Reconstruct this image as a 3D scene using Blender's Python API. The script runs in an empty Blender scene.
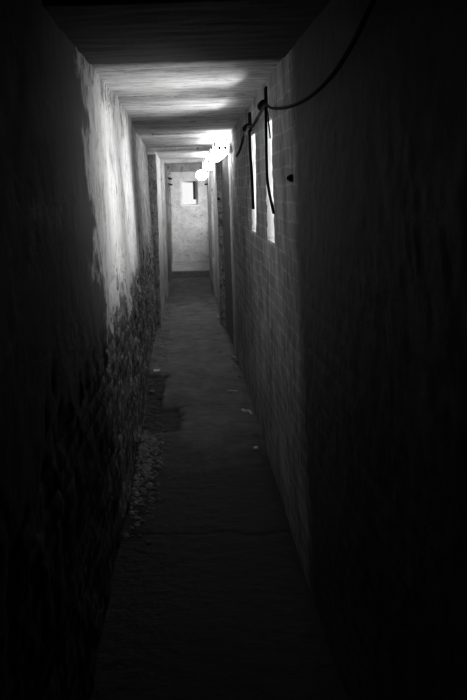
import bpy, bmesh, math, random
from mathutils import Vector, noise, Matrix, Euler
random.seed(7)
S = bpy.context.scene
COL = S.collection
EYE = 1.55
F = 800.0                      # focal length in pixels of the 467x700 frame
VX, VY = 183.0, 190.0          # where the passage vanishes
ROLL = math.radians(1.8)
CR, SR = math.cos(ROLL), math.sin(ROLL)

def ray(px, py):
    dx, dy = px - VX, VY - py
    return dx * CR + dy * SR, -dx * SR + dy * CR
def on_right(px, py, xw=.43):
    X, Z = ray(px, py); Y = xw * F / X
    return Vector((xw, Y, EYE + Z * Y / F))
def on_floor(px, py, h=0.0):
    X, Z = ray(px, py); Y = (EYE - h) * F / (-Z)
    return Vector((X * Y / F, Y, h))

# ------------------------------------------------------------------ materials
def new_mat(name):
    m = bpy.data.materials.new(name); m.use_nodes = True
    nt = m.node_tree; b = nt.nodes['Principled BSDF']
    return m, nt, b
def N(nt, t, **kw):
    n = nt.nodes.new(t)
    for k, v in kw.items():
        if k in n.inputs: n.inputs[k].default_value = v
        else: setattr(n, k, v)
    return n
def ramp(nt, src, stops, interp='LINEAR'):
    r = nt.nodes.new('ShaderNodeValToRGB'); r.color_ramp.interpolation = interp
    e = r.color_ramp.elements
    while len(e) < len(stops): e.new(.5)
    for i, (p, v) in enumerate(stops):
        e[i].position = p; e[i].color = (v, v, v, 1)
    nt.links.new(src, r.inputs[0]); return r.outputs[0]
def tex(nt, scale=(1, 1, 1), nscale=5., detail=6., rough=.6, dist=0., loc=(0, 0, 0)):
    tc = nt.nodes.new('ShaderNodeTexCoord'); mp = nt.nodes.new('ShaderNodeMapping')
    mp.inputs['Scale'].default_value = scale; mp.inputs['Location'].default_value = loc
    nt.links.new(tc.outputs['Object'], mp.inputs[0])
    n = N(nt, 'ShaderNodeTexNoise', Scale=nscale, Detail=detail, Roughness=rough, Distortion=dist)
    nt.links.new(mp.outputs[0], n.inputs['Vector']); return n.outputs['Fac']
def math_n(nt, op, a, b, c=.5):
    n = nt.nodes.new('ShaderNodeMath'); n.operation = op
    for i, v in enumerate((a, b)):
        if isinstance(v, (int, float)): n.inputs[i].default_value = v
        elif v is not None: nt.links.new(v, n.inputs[i])
    n.inputs[2].default_value = c
    return n.outputs[0]
def mix(nt, fac, a, b):
    n = nt.nodes.new('ShaderNodeMix'); n.data_type = 'RGBA'
    if isinstance(fac, float): n.inputs[0].default_value = fac
    else: nt.links.new(fac, n.inputs[0])
    for i, v in ((6, a), (7, b)):
        if isinstance(v, float): n.inputs[i].default_value = (v, v, v, 1)
        else: nt.links.new(v, n.inputs[i])
    return n.outputs[2]
def bump(nt, b, h, s, d):
    n = N(nt, 'ShaderNodeBump', Strength=s, Distance=d)
    nt.links.new(h, n.inputs['Height']); nt.links.new(n.outputs[0], b.inputs['Normal'])
def sep(nt):
    tc = nt.nodes.new('ShaderNodeTexCoord'); s = nt.nodes.new('ShaderNodeSeparateXYZ')
    nt.links.new(tc.outputs['Object'], s.inputs[0]); return s.outputs

def depth_mask(nt, y0, wob):
    # mask along the passage, used mostly to paint the near end's shade into colours
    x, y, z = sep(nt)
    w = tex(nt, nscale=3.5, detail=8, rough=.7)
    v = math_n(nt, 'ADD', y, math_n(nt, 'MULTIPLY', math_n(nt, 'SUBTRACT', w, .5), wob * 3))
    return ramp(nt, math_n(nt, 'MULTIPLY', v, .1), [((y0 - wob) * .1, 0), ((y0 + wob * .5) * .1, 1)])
def mat_left():
    m, nt, b = new_mat('flaking_whitewash_over_brick')
    x, y, z = sep(nt)
    edge = tex(nt, nscale=2.6, detail=8, rough=.68, dist=.4)
    fine = tex(nt, nscale=22, detail=6, rough=.7)
    # height of the torn edge of the whitewash; it hangs lower close to the loopholes and rises beyond them
    h = math_n(nt, 'ADD', z, math_n(nt, 'MULTIPLY', math_n(nt, 'SUBTRACT', edge, .5), 1.5))
    h = math_n(nt, 'ADD', h, math_n(nt, 'MULTIPLY', math_n(nt, 'SUBTRACT', fine, .5), .55))
    paint = ramp(nt, h, [(.98, 0), (1.04, 1)])
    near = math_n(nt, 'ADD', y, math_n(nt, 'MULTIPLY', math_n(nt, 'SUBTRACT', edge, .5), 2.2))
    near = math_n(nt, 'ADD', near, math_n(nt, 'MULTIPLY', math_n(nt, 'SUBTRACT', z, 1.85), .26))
    nearm = ramp(nt, math_n(nt, 'MULTIPLY', near, .1), [(.294, 0), (.312, 1)])  # shade of the near end, painted into the left wall colour
    streak = tex(nt, (1, 6, .8), 3.0, 6, .6, .3)
    white = ramp(nt, streak, [(.30, .32), (.45, .50), (.6, .57)])
    chips = ramp(nt, tex(nt, (1, 1, .6), 9, 8, .75, .6), [(.39, .15), (.48, 1)])
    white = mix(nt, chips, .22, white)
    top = ramp(nt, math_n(nt, 'MULTIPLY', math_n(nt, 'ADD', z, math_n(nt, 'MULTIPLY', math_n(nt, 'SUBTRACT', edge, .5), 1.2)), .4), [(.76, 0), (.82, 1)])
    peel = ramp(nt, tex(nt, (1, 1, .5), 16, 9, .8, .8, (3, 1, 2)), [(.47, 0), (.53, 1)])
    white = mix(nt, math_n(nt, 'MULTIPLY', top, peel), white, .10)
    crack = ramp(nt, tex(nt, (1, 2.2, .35), 2.4, 4, .55, 1.2, (7, 2, 1)), [(.492, 0), (.498, 1), (.502, 1), (.508, 0)])
    white = mix(nt, math_n(nt, 'MULTIPLY', crack, .7), white, .12)
    wv = nt.nodes.new('ShaderNodeTexNoise'); wv.inputs['Scale'].default_value = 2.2; wv.inputs['Detail'].default_value = 5
    beyond = ramp(nt, math_n(nt, 'MULTIPLY', math_n(nt, 'ADD', y, math_n(nt, 'SUBTRACT', wv.outputs[0], .5)), .1), [(.585, 0), (.592, 1)])
    old = mix(nt, ramp(nt, tex(nt, (1, 1.5, .8), 12, 8, .75, .6), [(.40, 0), (.56, 1)]), .10, .40)
    white = mix(nt, beyond, white, old)
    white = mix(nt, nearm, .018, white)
    brick = ramp(nt, tex(nt, nscale=14, detail=9, rough=.72), [(.38, .02), (.53, .11), (.66, .50)])
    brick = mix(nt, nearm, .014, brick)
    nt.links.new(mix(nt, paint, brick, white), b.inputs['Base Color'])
    b.inputs['Roughness'].default_value = .85
    bump(nt, b, tex(nt, nscale=30, detail=8, rough=.7), .8, .012)
    return m
def mat_right():
    m, nt, b = new_mat('grimy_limewashed_brick')
    tc = nt.nodes.new('ShaderNodeTexCoord'); mp = nt.nodes.new('ShaderNodeMapping')
    mp.inputs['Rotation'].default_value = (0, 0, 0)
    s = nt.nodes.new('ShaderNodeSeparateXYZ'); c = nt.nodes.new('ShaderNodeCombineXYZ')
    nt.links.new(tc.outputs['Object'], s.inputs[0])
    nt.links.new(s.outputs[1], c.inputs[0]); nt.links.new(s.outputs[2], c.inputs[1])
    br = nt.nodes.new('ShaderNodeTexBrick')
    va = nt.nodes.new('ShaderNodeVectorMath'); va.operation = 'MULTIPLY_ADD'
    nz = N(nt, 'ShaderNodeTexNoise', Scale=7., Detail=5.)
    nt.links.new(tc.outputs['Object'], nz.inputs['Vector']); nt.links.new(nz.outputs['Color'], va.inputs[0])
    va.inputs[1].default_value = (.035, .035, 0); nt.links.new(c.outputs[0], va.inputs[2])
    nt.links.new(va.outputs[0], br.inputs['Vector'])
    for k, v in (('Scale', 1.), ('Mortar Size', .006), ('Mortar Smooth', .5), ('Brick Width', .225), ('Row Height', .075)):
        br.inputs[k].default_value = v
    br.offset = .5
    br.inputs['Color1'].default_value = (.20, .20, .20, 1); br.inputs['Color2'].default_value = (.30, .30, .30, 1)
    br.inputs['Mortar'].default_value = (.36, .36, .36, 1)
    grime = ramp(nt, tex(nt, (1, 2.5, 1), 3.5, 7, .65, .4), [(.32, .35), (.62, 1.15)])
    mul = nt.nodes.new('ShaderNodeMix'); mul.data_type = 'RGBA'; mul.blend_type = 'MULTIPLY'; mul.inputs[0].default_value = 1
    nt.links.new(br.outputs[0], mul.inputs[6]); nt.links.new(grime, mul.inputs[7])
    spots = ramp(nt, tex(nt, (1, 1, .5), 8, 8, .7, .5), [(.33, 0), (.40, 1)])
    far_dark = depth_mask(nt, 7.5, .05)  # wall colour darker beyond the first pier
    spots = math_n(nt, 'MULTIPLY', spots, math_n(nt, 'SUBTRACT', 1.15, far_dark))
    near_shade = depth_mask(nt, 3.12, .12)  # near end of the wall painted almost black as shade
    nt.links.new(mix(nt, near_shade, .026, mix(nt, spots, .04, mul.outputs[2])), b.inputs['Base Color'])
    b.inputs['Roughness'].default_value = .8
    bump(nt, b, tex(nt, nscale=35, detail=7, rough=.7), .6, .008)
    return m
def mat_plaster(name, lo, hi, scale=(1, 1, 1), ns=5., spot=.3, rough=.85, shade_y=None, low_dark=False):
    m, nt, b = new_mat(name)
    base = ramp(nt, tex(nt, scale, ns, 7, .65, .4), [(.3, lo), (.62, hi)])
    sp = ramp(nt, tex(nt, scale, ns * 3, 8, .75, .5), [(spot, 0), (spot + .1, 1)])
    c = mix(nt, sp, lo * .35, base)
    if low_dark:  # darker towards the bottom, with a ragged edge
        z = sep(nt)[2]
        d = math_n(nt, 'ADD', z, math_n(nt, 'MULTIPLY', math_n(nt, 'SUBTRACT', tex(nt, nscale=4, detail=8, rough=.7), .5), 1.2))
        c = mix(nt, ramp(nt, math_n(nt, 'MULTIPLY', d, .5), [(.15, 0), (.6, 1)]), lo * .60, c)
    if shade_y:
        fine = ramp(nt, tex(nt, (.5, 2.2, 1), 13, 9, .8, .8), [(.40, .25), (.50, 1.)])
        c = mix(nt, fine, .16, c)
        c = mix(nt, depth_mask(nt, shade_y, .06), .02, c)  # darkness of the near ceiling painted into its colour
    nt.links.new(c, b.inputs['Base Color'])
    b.inputs['Roughness'].default_value = rough
    bump(nt, b, tex(nt, nscale=28, detail=7, rough=.7), .5, .008)
    return m
def mat_floor():
    m, nt, b = new_mat('damp_worn_concrete')
    base = ramp(nt, tex(nt, (1, .8, 1), 5, 9, .7, .3), [(.3, .04), (.7, .15)])
    cracks = ramp(nt, tex(nt, (.35, 2.2, 1), 4, 8, .7, .6), [(.31, 0), (.37, 1)])
    x, y, z = sep(nt)
    silt = ramp(nt, math_n(nt, 'MULTIPLY_ADD', z, 5.), [(.36, 0), (.45, 1)])
    nt.links.new(mix(nt, depth_mask(nt, 5.0, .6), .007, mix(nt, silt, .015, mix(nt, cracks, .02, base))), b.inputs['Base Color'])  # light falloff towards the camera painted into the floor colour
    b.inputs['Roughness'].default_value = .78
    b.inputs['Specular IOR Level'].default_value = .3
    bump(nt, b, tex(nt, (1, 1.4, 1), 22, 9, .72), .9, .018)
    return m
def mat_plain(name, v, rough=.6, metal=0., nz=.25):
    m, nt, b = new_mat(name)
    nt.links.new(ramp(nt, tex(nt, nscale=40, detail=4), [(.3, v * (1 - nz)), (.7, v * (1 + nz))]), b.inputs['Base Color'])
    b.inputs['Roughness'].default_value = rough; b.inputs['Metallic'].default_value = metal
    b.inputs['Specular IOR Level'].default_value = .12
    return m
def mat_emit(name, s):
    m, nt, b = new_mat(name)
    b.inputs['Base Color'].default_value = (.9, .9, .9, 1)
    b.inputs['Emission Color'].default_value = (1, 1, 1, 1)
    b.inputs['Emission Strength'].default_value = s
    return m
M_LEFT, M_RIGHT, M_FLOOR = mat_left(), mat_right(), mat_floor()
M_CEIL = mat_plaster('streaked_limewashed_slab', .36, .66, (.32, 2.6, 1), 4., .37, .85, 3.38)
M_PIER = mat_plaster('dirty_whitewashed_render', .46, .80, (1, 1, .5), 5, .34, low_dark=True)
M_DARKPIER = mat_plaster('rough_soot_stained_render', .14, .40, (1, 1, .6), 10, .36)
M_ROUGH = mat_plaster('bare_rough_brick_end', .05, .34, (1, 1, .7), 14, .38)
M_STEP = mat_plaster('scuffed_pale_concrete', .16, .30, (1, 1, 1), 6, .34)
M_END = mat_plaster('pale_end_render', .45, .66, (1, 1, 1), 6, .34)
M_REVEAL = mat_plaster('bright_limewashed_jamb', .75, .86, (1, 1, 1), 6, .22)
M_CABLE = mat_plain('black_rubber', .008, .95)
M_IRON = mat_plain('black_rusty_iron', .012, .95)
M_TIMBER = mat_plain('dark_stained_timber', .05, .8)
M_PALE = mat_plain('pale_paper', .8, .8, 0, .08)
M_STONE = mat_plain('grey_stone_chip', .22, .9)
M_RUBBLE = mat_plain('broken_mortar', .16, .95, 0, .6)
M_ENAMEL = mat_plain('white_enamel', .8, .4, 0, .05)

# ------------------------------------------------------------------ mesh helpers
def link(name, bm, mat, parent=None, smooth=True, kind=None):
    me = bpy.data.meshes.new(name)
    bmesh.ops.recalc_face_normals(bm, faces=bm.faces)
    bm.to_mesh(me); bm.free()
    for m in (mat if isinstance(mat, (list, tuple)) else [mat]): me.materials.append(m)
    if smooth:
        for p in me.polygons: p.use_smooth = True
    o = bpy.data.objects.new(name, me); COL.objects.link(o)
    if parent: o.parent = parent
    if kind: o['kind'] = kind
    return o
def struct(name, bm, mat, smooth=True): return link(name, bm, mat, None, smooth, 'structure')
def tag(o, label, cat, group=None, kind=None):
    o['label'] = label; o['category'] = cat
    if group: o['group'] = group
    if kind: o['kind'] = kind
    return o
def empty(name, loc, label, cat, group=None):
    o = bpy.data.objects.new(name, None); COL.objects.link(o); o.location = loc
    o.empty_display_size = .05
    return tag(o, label, cat, group)
def fr(p, s, o=5): return noise.fractal(Vector(p) * s, .9, 2.1, o)
def lerp(a, b, t): return a + (b - a) * t
def sstep(a, b, t):
    t = max(0, min(1, (t - a) / (b - a))); return t * t * (3 - 2 * t)
def brick_h(y, z):
    r = math.floor(z / .075); u = (y + (.1125 if r % 2 else 0)) / .225; v = z / .075
    du = min(u % 1, 1 - u % 1) * .225; dv = min(v % 1, 1 - v % 1) * .075
    return sstep(.001, .010, min(du, dv))

def grid(ys, zs, fn, skip=None):
    bm = bmesh.new(); V = []
    for y in ys: V.append([bm.verts.new(fn(y, z)) for z in zs])
    for i in range(len(ys) - 1):
        for j in range(len(zs) - 1):
            if skip and skip((ys[i] + ys[i+1]) / 2, (zs[j] + zs[j+1]) / 2): continue
            bm.faces.new((V[i][j], V[i+1][j], V[i+1][j+1], V[i][j+1]))
    return bm
def rng(a, b, s):
    n = max(1, round((b - a) / s)); return [a + (b - a) * i / n for i in range(n + 1)]

# ------------------------------------------------------------------ left wall (long first stretch)
def left_fn(y, z):
    t = z / 2.1
    x = -lerp(.325, .365, sstep(0.3, 1, t)) - .008 * math.sin(y * .9)
    p = (0, y, z)
    tear = z + .75 * fr(p, 2.2, 6) * .6
    rough = 1 - sstep(.92, 1.08, tear)
    d = .004 * fr(p, 9) + .008 * noise.noise(Vector(p) * 1.4)
    d += rough * (-.012 + .016 * fr(p, 7, 6) + .010 * brick_h(y, z))
    d -= .016 * sstep(5.90, 5.96, y + .25 * noise.noise(Vector((3, 0, z * 2.2))))   # the render ends in a cracked edge
    return Vector((x + d, y, z))
bm = grid(rng(-1.6, 9.05, .0145), rng(-.03, 2.2, .0145), left_fn)
struct('wall_left', bm, M_LEFT)

# ------------------------------------------------------------------ right wall with two loopholes
SL = [(3.97, 4.33, EYE - .28, EYE + .33), (4.92, 5.29, EYE - .28, EYE + .33)]
def inside(y, z): return any(a < y < b and c < z < d for a, b, c, d in SL)
ys = rng(-1.6, 3.97, .016) + rng(3.97, 4.33, .015)[1:] + rng(4.33, 4.92, .015)[1:] + rng(4.92, 5.29, .015)[1:] + rng(5.29, 9.05, .015)[1:]
zs = rng(-.03, EYE - .28, .015) + rng(EYE - .28, EYE + .33, .015)[1:] + rng(EYE + .33, 2.2, .015)[1:]
def right_fn(y, z):
    x = lerp(.450, .440, z / 2.1) + .006 * math.sin(y * 1.1 + 1)
    p = (1, y, z)
    d = .003 * fr(p, 9) + .007 * noise.noise(Vector(p) * 1.6) + .0018 * brick_h(y, z) + .002 * fr(p, 25)
    for a, b, c, dd in SL:         # chipped arrises
        e = max(max(a - y, y - b), max(c - z, z - dd))
        if abs(e) < .03: d -= .006 * (1 - abs(e) / .03) * (1 + noise.noise(Vector(p) * 30))
    y -= .13 * max(0, min(1, (z - EYE + .28) / .61)) * sstep(3.2, 3.8, y) * (1 - sstep(5.5, 6.2, y))   # the loopholes lean
    return Vector((x - d, y, z))
bm = grid(ys, zs, right_fn, inside)
rev_faces = []
hole_edges = [e for e in bm.edges if e.is_boundary and all(
    any(a - .16 < v.co.y < b + .02 and c - .02 < v.co.z < d + .02 for a, b, c, d in SL) for v in e.verts)]
g = hole_edges
for k, dx in enumerate((.04, .05, .06)):
    r = bmesh.ops.extrude_edge_only(bm, edges=g)
    vs = [e for e in r['geom'] if isinstance(e, bmesh.types.BMVert)]
    g = [e for e in r['geom'] if isinstance(e, bmesh.types.BMEdge)]
    for f in r['geom']:
        if isinstance(f, bmesh.types.BMFace): f.material_index = 1
    for v in vs:
        v.co.x += dx + .003 * noise.noise(v.co * 20)
        v.co.y += .004 * noise.noise(v.co * 17)
struct('wall_right', bm, [M_RIGHT, M_REVEAL])

# ------------------------------------------------------------------ ceilings
JO = [1.1, 2.2, 3.3, 4.55, 5.3, 6.1, 6.9, 7.7, 8.4]
def ceil_fn(x, y):
    k = sum(1 for j in JO if y > j)
    dj = min(abs(y - j) for j in JO)
    z = EYE + .528 + (.006 if k % 2 else -.004) + .010 * noise.noise(Vector((x * .5, y * 1.2, 5)))
    z += .012 * (1 - sstep(.008, .035, dj))
    z -= .047 * sstep(5.0, 9.0, y)
    z += .0035 * fr((x * .5, y * 2, 3), 8) 
    return Vector((x, y, z))
struct('ceiling', grid(rng(-.55, .65, .02), rng(-1.6, 9.05, .014), ceil_fn), M_CEIL)
struct('ceiling', grid(rng(-.6, .75, .03), rng(8.95, 16.3, .03),
       lambda x, y: Vector((x, y, EYE + .45 + .006 * fr((x, y, 2), 5)))), M_CEIL)

# ------------------------------------------------------------------ floor
def pit(x, y):
    w = .05 * noise.noise(Vector((x * 5, y * 5, 1))) + .03 * noise.noise(Vector((x * 19, y * 19, 1)))
    a = (1 - sstep(-.23, -.17, x + w)) * sstep(5.15, 5.25, y + w) * (1 - sstep(6.75, 6.85, y + w))
    b = (1 - sstep(-.12, -.05, x + w)) * sstep(5.05, 5.25, y + w) * (1 - sstep(5.7, 5.9, y + w))
    return max(a, b)
def floor_fn(x, y):
    p = Vector((x, y, 0))
    z = .006 * noise.noise(p * 2) + .004 * fr((x, y * 1.3, 0), 12) - .032 * pit(x, y)
    for c in (3.6, 5.72, 6.6, 8.3, 10.2, 12.1):
        e = abs(y - c - .06 * noise.noise(Vector((x * 6, c, 0))))
        z -= .008 * (1 - sstep(.002, .014, e))
    z -= .012 * (1 - sstep(.0, .05, .45 - x)) if x < .45 else .012
    if y > 5 and x < -.19: z += .006 * (noise.noise(p * 20) > 0)
    return Vector((x, y, z))
struct('floor', grid(rng(-.5, .62, .014), rng(-1.6, 14.2, .014), floor_fn), M_FLOOR)

# rough masonry blocks
def rbox(bm, x0, x1, y0, y1, z0, z1, st=.03, amp=.006, sc=6):
    def face(us, vs, f):
        V = [[bm.verts.new(f(u, v)) for v in vs] for u in us]
        for i in range(len(us) - 1):
            for j in range(len(vs) - 1):
                bm.faces.new((V[i][j], V[i+1][j], V[i+1][j+1], V[i][j+1]))
    def w(x, y, z):
        p = Vector((x, y, z))
        return p + amp * Vector((noise.noise(p * sc), noise.noise(p * sc + Vector((9, 0, 0))), noise.noise(p * sc + Vector((0, 9, 0))))) \
                 + amp * .5 * Vector((noise.noise(p * sc * 4), 0, noise.noise(p * sc * 4 + Vector((5, 5, 0)))))
    X, Y, Z = rng(x0, x1, st), rng(y0, y1, st), rng(z0, z1, st)
    for c in (x0, x1): face(Y, Z, lambda a, b: w(c, a, b))
    for c in (y0, y1): face(X, Z, lambda a, b: w(a, c, b))
    for c in (z0, z1): face(X, Y, lambda a, b: w(a, b, c))
    bmesh.ops.remove_doubles(bm, verts=bm.verts, dist=.0005)
def portal(name, y0, y1, a, b, h, mat, amp=.006, A=.6, B=.7, top=.62):
    bm = bmesh.new()
    rbox(bm, -A, -a, y0, y1, -.05, EYE + top, .03, amp)
    rbox(bm, b, B, y0, y1, -.05, EYE + top, .03, amp)
    rbox(bm, -A, B, y0, y1 + .002, EYE + h, EYE + top, .03, amp)
    return struct(name, bm, mat)
portal('trim_1', 7.15, 7.50, .42, .432, .500, M_PIER, .004)
t2 = portal('trim_2', 9.0, 9.45, .292, .380, .443, [M_PIER, M_ROUGH], .006)
for p in t2.data.polygons:          # rough unrendered front of the left pier
    if p.center.y < 9.012 and p.center.z < EYE + .42 and abs(p.center.x) > .29: p.material_index = 1
portal('trim_3', 11.5, 11.8, .262, .395, .392, M_PIER)
portal('trim_4', 13.9, 14.15, .240, .425, .318, M_PIER, .004, .75, .85)

def tun(side, c):
    return lambda y, z: Vector((side * c + side * -.006 * fr((side, y, z), 6), y, z))
struct('wall_left', grid(rng(9.3, 14.0, .03), rng(-.03, 2.15, .03), tun(-1, .312)), M_PIER)
struct('wall_right', grid(rng(9.3, 14.0, .03), rng(-.03, 2.15, .03), tun(1, .432)), M_PIER)
struct('wall_left', grid(rng(14.0, 16.3, .06), rng(-.03, 2.15, .06), tun(-1, .50)), M_DARKPIER)
CW = (14.5, 15.6, .9, 1.8)  # unseen opening, added to let light onto the end wall
bm = grid(rng(14.0, 14.5, .05) + rng(14.5, 15.6, .05)[1:] + rng(15.6, 16.3, .06)[1:], rng(-.03, .9, .06) + rng(.9, 1.8, .06)[1:] + rng(1.8, 2.15, .06)[1:], tun(1, .72),
          lambda y, z: CW[0] < y < CW[1] and CW[2] < z < CW[3])
r = bmesh.ops.extrude_edge_only(bm, edges=[e for e in bm.edges if e.is_boundary and all(CW[0] - .02 < v.co.y < CW[1] + .02 and .88 < v.co.z < 1.82 for v in e.verts)])
for v in r['geom']:
    if isinstance(v, bmesh.types.BMVert): v.co.x += .25
struct('wall_right', bm, M_PIER)
FX = rng(-.8, -.035, .05) + rng(-.035, .285, .04)[1:] + rng(.285, .9, .05)[1:]
FZ = rng(-.05, EYE - .315, .05) + rng(EYE - .315, EYE + .17, .04)[1:] + rng(EYE + .17, 2.2, .05)[1:]
struct('wall_far', grid(FX, FZ, lambda x, z: Vector((x, 16.22, z)), lambda x, z: -.035 < x < .285 and EYE - .315 < z < EYE + .17), M_DARKPIER)
bm = bmesh.new(); rbox(bm, -1.0, 1.1, -1.75, -1.55, -.05, 2.3, .1); struct('wall_back', bm, M_DARKPIER)
# concrete step in front of the end wall
bm = bmesh.new(); rbox(bm, -.50, .72, 14.12, 16.22, -.1, .12, .03, .006); struct('floor', bm, M_STEP)

# end wall block with a window hole through it
WX0, WX1, WZ0, WZ1 = -.035, .285, EYE - .315, EYE + .17
bm = bmesh.new()
EX0, EX1, EY = -.262, .485, 15.9
xs = rng(EX0, WX0, .03) + rng(WX0, WX1, .03)[1:] + rng(WX1, EX1, .03)[1:]
zz = rng(.08, WZ0, .03) + rng(WZ0, WZ1, .03)[1:] + rng(WZ1, 2.1, .03)[1:]
bm = grid(xs, zz, lambda x, z: Vector((x, EY + .006 * fr((x, 3, z), 6), z)),
          lambda x, z: WX0 < x < WX1 and WZ0 < z < WZ1)
r = bmesh.ops.extrude_edge_only(bm, edges=[e for e in bm.edges if e.is_boundary])
for v in r['geom']:
    if isinstance(v, bmesh.types.BMVert): v.co.y += .32
struct('wall_end', bm, M_END)

def box(bm, x0, x1, y0, y1, z0, z1, bev=0.):
    r = bmesh.ops.create_cube(bm, size=1)
    for v in r['verts']:
        v.co = Vector((lerp(x0, x1, v.co.x + .5), lerp(y0, y1, v.co.y + .5), lerp(z0, z1, v.co.z + .5)))
    if bev:
        es = list({e for v in r['verts'] for e in v.link_edges})
        bmesh.ops.bevel(bm, geom=es, offset=bev, segments=2, affect='EDGES')
def cyl(bm, p, q, r0, r1=None, seg=16):
    p, q = Vector(p), Vector(q); r1 = r0 if r1 is None else r1
    d = q - p
    mt = Matrix.Translation((p + q) / 2) @ d.to_track_quat('Z', 'Y').to_matrix().to_4x4()
    bmesh.ops.create_cone(bm, cap_ends=True, segments=seg, radius1=r0, radius2=r1, depth=d.length, matrix=mt)
def tube(bm, pts, r, seg=8):
    # Catmull-Rom swept tube
    P = [Vector(p) for p in pts]; P = [2 * P[0] - P[1]] + P + [2 * P[-1] - P[-2]]
    C = []
    for i in range(1, len(P) - 2):
        for k in range(8):
            t = k / 8
            a, b, c, d = P[i-1], P[i], P[i+1], P[i+2]
            C.append(.5 * ((2*b) + (c-a)*t + (2*a-5*b+4*c-d)*t*t + (-a+3*b-3*c+d)*t**3))
    C.append(P[-2]); rings = []; up = Vector((1, .13, .07)).normalized()
    for i, c in enumerate(C):
        t = (C[min(i+1, len(C)-1)] - C[max(i-1, 0)]).normalized()
        u = t.cross(up).normalized(); w = t.cross(u)
        rings.append([bm.verts.new(c + r * (math.cos(a) * u + math.sin(a) * w)) for a in [2*math.pi*k/seg for k in range(seg)]])
    for i in range(len(rings) - 1):
        for k in range(seg):
            bm.faces.new((rings[i][k], rings[i][(k+1) % seg], rings[i+1][(k+1) % seg], rings[i+1][k]))
    bm.faces.new(rings[0]); bm.faces.new(rings[-1][::-1])

# window in the end wall: pale frame, dark shutter edge, sill
bm = bmesh.new()
fy0, fy1 = EY + .17, EY + .23
box(bm, WX0, WX0 + .03, fy0, fy1, WZ0, WZ1, .004); box(bm, WX1 - .03, WX1, fy0, fy1, WZ0, WZ1, .004)
box(bm, WX0 + .03, WX1 - .03, fy0, fy1, WZ1 - .03, WZ1, .004); box(bm, WX0 + .03, WX1 - .03, fy0, fy1, WZ0, WZ0 + .03, .004)
win = struct('window_1', bm, M_ENAMEL, False)
bm = bmesh.new(); box(bm, WX1 - .085, WX1 - .032, EY + .06, fy0 - .01, WZ0 + .12, WZ1 - .004, .004)
link('shutter', bm, M_TIMBER, win, False)
bm = bmesh.new(); box(bm, WX0 - .01, WX1 + .01, EY - .02, EY + .16, WZ0 - .015, WZ0 + .012, .005)
link('window_sill', bm, M_REVEAL, win, False)

# ------------------------------------------------------------------ lamps along the right wall
M_GLOW = mat_emit('lit_opal_diffuser', 9.0)
def batten(x0, x1, y0, y1, z0, z1, label):
    t = empty('bulkhead_lamp', ((x0 + x1) / 2, (y0 + y1) / 2, z0), label, 'lamp', 'bright lamps high on the right wall')
    L = t.location
    def B(f):
        bm = bmesh.new(); f(bm); bmesh.ops.translate(bm, verts=bm.verts, vec=-L); return bm
    link('housing', B(lambda b: box(b, x1 - .012, x1 + .012, y0 + .03, y1 - .03, z0 + .02, z1 - .02, .004)), M_ENAMEL, t, False)
    link('diffuser', B(lambda b: box(b, x0, x1 - .010, y0, y1, z0, z1, .012)), M_GLOW, t)
    n = 3
    for k in range(n):
        yy = lerp(y0 + .12, y1 - .12, k / (n - 1))
        for zc in (z0 + .03, z1 - .03):
            link('clip', B(lambda b: cyl(b, (x0 + .004, yy, zc), (x0 - .014, yy, zc), .021, .017, 12)), M_IRON, t, False)
    for xc in (x0 + .03, x1 - .03):
        link('screw', B(lambda b: cyl(b, (xc, y0 + .003, (z0 + z1) / 2), (xc, y0 - .008, (z0 + z1) / 2), .016, .014, 10)), M_IRON, t, False)
    return t
batten(.300, .411, 6.98, 8.60, EYE + .290, EYE + .425, 'long glowing box lamp nearest the camera, fixed across the first wall pier')
batten(.285, .428, 9.50, 11.2, EYE + .262, EYE + .385, 'long glowing box lamp beyond the second pier, the middle lamp of three')
gx, gy, gz, gr = .315, 13.2, EYE + .235, .098
t = empty('globe_lamp', (.436, gy, gz), 'round glowing lamp on a short arm, farthest of the three wall lamps', 'lamp', 'bright lamps high on the right wall')
bm = bmesh.new(); cyl(bm, (-.0, 0, 0), (-.025, 0, 0), .05, .045, 20); cyl(bm, (-.02, 0, 0), (gx - .436 + gr * .8, 0, 0), .02)
link('arm', bm, M_ENAMEL, t)
bm = bmesh.new(); bmesh.ops.create_uvsphere(bm, u_segments=24, v_segments=16, radius=gr, matrix=Matrix.Translation((gx - .436, 0, 0)) @ Matrix.Diagonal((1, 1, .9, 1)))
link('globe', bm, M_GLOW, t)

# ------------------------------------------------------------------ cables on the right wall
def wallpts(l, off=.018):
    return [on_right(px, py, .428 - off) for px, py in l]
H1, H2 = (265.5, 104), (249, 127)
bm = bmesh.new()
tube(bm, wallpts([(384, -20), (370, 8), (350, 48), (330, 78), (308, 98), (288, 107), (272, 108), H1]), .0065)
tag(link('electric_cable', bm, M_CABLE), 'black cable sagging along the dark near wall down to the first hook', 'cable')
bm = bmesh.new()
tube(bm, wallpts([H1, (261, 112), (256, 121), (252, 127), H2, (245, 133), (242, 143), (239, 152), (236.5, 156)], .02), .009)
tag(link('electric_cable', bm, M_CABLE), 'black cable looping from the first hook past the second towards the lamps', 'cable')
bm = bmesh.new()
tube(bm, wallpts([(265.6, 107), (266, 120), (266.3, 140), (266.6, 160), (267.3, 178), (269.4, 193), (272, 205), (273.6, 213)], .044), .0065)
tag(link('electric_cable', bm, M_CABLE), 'black cable end dangling in a curve across the near loophole', 'cable')
bm = bmesh.new()
tube(bm, wallpts([(265.5, 105), (268, 114), (268.8, 124), (270.3, 138)], .008), .004)
tag(link('electric_cable', bm, M_CABLE), 'short black cable tail beside the top of the near loophole', 'cable')
bm = bmesh.new()
tube(bm, wallpts([(249.2, 130), (249.7, 140), (250.4, 156), (251.6, 172), (252.4, 188), (253, 200), (253.4, 209)], .030), .0085)
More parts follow.
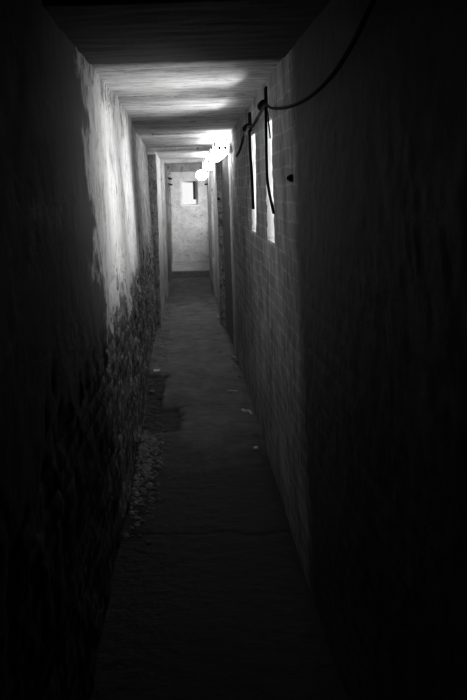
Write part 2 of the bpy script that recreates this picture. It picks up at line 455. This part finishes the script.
tag(link('electric_cable', bm, M_CABLE), 'thick black cable bundle hanging straight down the far loophole', 'cable')

def hook(pt, ln, label):
    p = on_right(pt[0], pt[1], .425)
    t = empty('cable_hook', p, label, 'hook', 'iron cable hooks')
    bm = bmesh.new(); box(bm, -.004, .018, -.035, .035, -.03, ln, .004); link('back_plate', bm, M_IRON, t, False)
    bm = bmesh.new(); tube(bm, [(0, 0, .02), (-.02, 0, .012), (-.035, 0, -.008), (-.03, 0, -.024), (-.01, 0, -.026)], .007)
    link('hook_arm', bm, M_IRON, t)
    bm = bmesh.new(); box(bm, -.034, -.006, -.03, .03, -.03, .015, .008); link('cable_tie', bm, M_CABLE, t, False)
hook(H1, .085, 'black iron hook above the near loophole, holding the sagging cable')
hook(H2, .09, 'black iron hook above the far loophole, smaller in view')

# small bolt on the second pier and three little brackets by the far opening
def bolt(p, r, label):
    bm = bmesh.new(); cyl(bm, (0, 0, 0), (0, -.02, 0), r, r * .8, 6); cyl(bm, (0, .004, 0), (0, -.006, 0), r * 1.6, None, 14)
    o = link('wall_bolt', bm, M_IRON, None, False); o.location = p; tag(o, label, 'bolt')
X, Z = ray(218.6, 199); bolt((X * 8.99 / F, 8.985, EYE + Z * 8.99 / F), .011, 'single dark bolt head in the pale pier on the right')
def bracket(px, py, Y, s, label):
    X, Z = ray(px, py); p = Vector((X * Y / F, Y, EYE + Z * Y / F))
    t = empty('wall_insulator', p, label, 'insulator', 'small insulators at the far opening')
    bm = bmesh.new(); cyl(bm, (0, 0, -.012), (0, 0, .045), .024, .020, 18); link('insulator_body', bm, M_ENAMEL, t)
    bm = bmesh.new(); cyl(bm, (0, 0, -.035), (0, 0, -.010), .034, .034, 18); cyl(bm, (0, -.0, .0), (s * .045, 0, 0), .008); link('mounting_bracket', bm, M_IRON, t)
bracket(170.2, 177.5, 13.80, -1, 'white insulator with black collar, upper of the pair on the left jamb')
bracket(170.6, 183.5, 13.80, -1, 'white insulator with black collar, lower of the pair on the left jamb')
bracket(206.3, 183.0, 13.80, 1, 'lone white insulator with black collar on the right jamb')
# peg hole plug on the near right wall
p = on_right(292, 178, .432)
bm = bmesh.new(); cyl(bm, (.01, 0, 0), (-.012, 0, 0), .016, .013, 10); cyl(bm, (-.01, 0, 0), (-.02, 0, 0), .008, .007, 8)
o = link('wall_plug', bm, M_IRON, None, False); o.location = p; tag(o, 'small black plug in the dark wall right of the near loophole', 'plug')

# ------------------------------------------------------------------ litter and stones
def scrap(px, py, w, l, rz, label, name='paper_scrap', fold=.3):
    p = on_floor(px, py, .006)
    bm = bmesh.new(); n = 8
    for s in (0, .0012):
        pass
    V = [[bm.verts.new((lerp(-l/2, l/2, i/n), lerp(-w/2, w/2, j/3), .004 + fold * w * abs(math.sin(i * 1.1)) * .5 + .002 * j)) for j in range(4)] for i in range(n+1)]
    for i in range(n):
        for j in range(3): bm.faces.new((V[i][j], V[i+1][j], V[i+1][j+1], V[i][j+1]))
    o = link(name, bm, M_PALE); o.location = p; o.rotation_euler = (0, 0, rz)
    md = o.modifiers.new('thickness', 'SOLIDIFY'); md.thickness = .0015
    tag(o, label, 'litter')
scrap(156.5, 372.5, .045, .055, -.3, 'crumpled white paper scrap on the floor against the left wall', fold=.8)
def twig(pts, r, label, cat='stick', name='pale_stick'):
    w = [on_floor(px, py, .022) for px, py in pts]; c = w[0].copy(); c.z = 0
    bm = bmesh.new(); tube(bm, [v - c for v in w], r, 8)
    o = link(name, bm, M_PALE); o.location = c; tag(o, label, cat)
twig([(227.5, 391.2), (231, 391), (235, 391.4), (238.5, 391)], .0075, 'straight pale stick lying across the floor near the right wall')
twig([(242.5, 409.5), (245.5, 411), (249, 410.8), (251.5, 413.8)], .0085, 'bent pale stick on the floor by the right wall, nearer than the straight one')
def rock(bm, r, seed, c=(0, 0, 0)):
    g = bmesh.ops.create_icosphere(bm, subdivisions=2, radius=r)
    rx = Matrix.Rotation(seed * 1.7, 3, 'Z')
    for v in g['verts']:
        q = v.co / r; k = 1 + .38 * noise.noise(q * 1.3 + Vector((seed * 3.1, 0, 0)))
        v.co = rx @ Vector((q.x * 1.2, q.y * .9, max(-.35, q.z * .65))) * r * k + Vector(c) + Vector((0, 0, r * .3))
stones = [(236.5, 354, .020, 'grey stone chip in the little heap by the right wall, farthest of them'),
          (233.5, 359, .026, 'largest grey stone of the little heap against the right wall'),
          (237, 362, .022, 'grey stone between the largest chip and the right wall'),
          (235.5, 368, .018, 'grey stone chip nearest the camera in the little heap'),
          (240.5, 377, .020, 'lone grey stone in the floor corner just nearer than the heap'),
          (256, 449, .016, 'lone small pale chip in the dark by the right wall, nearest stone of all'),
          (219, 318, .020, 'distant pale chip by the right wall near the second pier'),
          (152, 393, .026, 'dark stone in the broken hollow of the floor beside the left wall'),
          (167, 293, .020, 'distant chip on the floor by the left pier')]
for k, (px, py, r, lb) in enumerate(stones):
    bm = bmesh.new(); rock(bm, r, k + 1)
    o = link('stone_chip', bm, M_PALE if k in (5, 6) else M_STONE, None, False); o.location = on_floor(px, py, -.032 if k == 7 else .0)
    tag(o, lb, 'stone', 'stone chips along the wall foot')
bm = bmesh.new()
for k in range(900):
    y = random.triangular(3.5, 5.2, 5.0); x = -.31 + abs(random.gauss(0, .06))
    rock(bm, random.choice((.005, .007, .010, .016)), k * .37, (x, y, -.003))
tag(link('mortar_rubble', bm, M_RUBBLE, None, False), 'crumbled mortar rubble lying along the foot of the left wall', 'rubble', None, 'stuff')

# ------------------------------------------------------------------ light
def area(name, loc, target, sx, sy, e):
    l = bpy.data.lights.new(name, 'AREA'); l.shape = 'RECTANGLE'; l.size = sx; l.size_y = sy; l.energy = e
    o = bpy.data.objects.new(name, l); COL.objects.link(o); o.location = loc
    d = Vector(target) - Vector(loc); o.rotation_euler = d.to_track_quat('-Z', 'Y').to_euler()
    return o
# bright yard beyond the loopholes, and sunlit ground in front of it
area('daylight_yard', (2.5, 6.6, 1.38), (.5, 6.2, 1.39), 6.0, 2.4, 1150)
area('daylight_ground', (1.75, 5.2, .02), (.5, 5.0, 1.5), 3.6, .5, 300)
area('daylight_end_window', (.12, 17.4, 1.75), (.12, 15.9, 1.47), 1.0, .8, 40)
area('unseen_side_fill', (1.2, 15.05, 1.4), (0, 15.05, 1.3), 1.1, .9, 40)  # added light outside the unseen opening, brightens the end chamber
w = bpy.data.worlds.new('overcast'); S.world = w; w.use_nodes = True
w.node_tree.nodes['Background'].inputs[0].default_value = (1, 1, 1, 1)
w.node_tree.nodes['Background'].inputs[1].default_value = 1.0

# ------------------------------------------------------------------ camera
cd = bpy.data.cameras.new('camera'); cam = bpy.data.objects.new('camera', cd); COL.objects.link(cam)
cd.sensor_width = 36; cd.lens = F * 36 / 700; cd.clip_start = .02
cd.shift_x = (233.5 - VX) / 700; cd.shift_y = -(350 - VY) / 700
cam.location = (0, 0, EYE)
cam.rotation_euler = (Matrix.Rotation(ROLL, 3, 'Y') @ Matrix.Rotation(math.radians(90), 3, 'X')).to_euler()
S.camera = cam
vs = S.view_settings
vs.view_transform = 'Standard'; vs.look = 'None'; vs.exposure = -.08; vs.gamma = 1; vs.use_curve_mapping = False
S.display_settings.display_device = 'sRGB'
S.cycles.use_denoising = True
S.cycles.max_bounces = 10; S.cycles.diffuse_bounces = 8
S.cycles.sample_clamp_indirect = 4
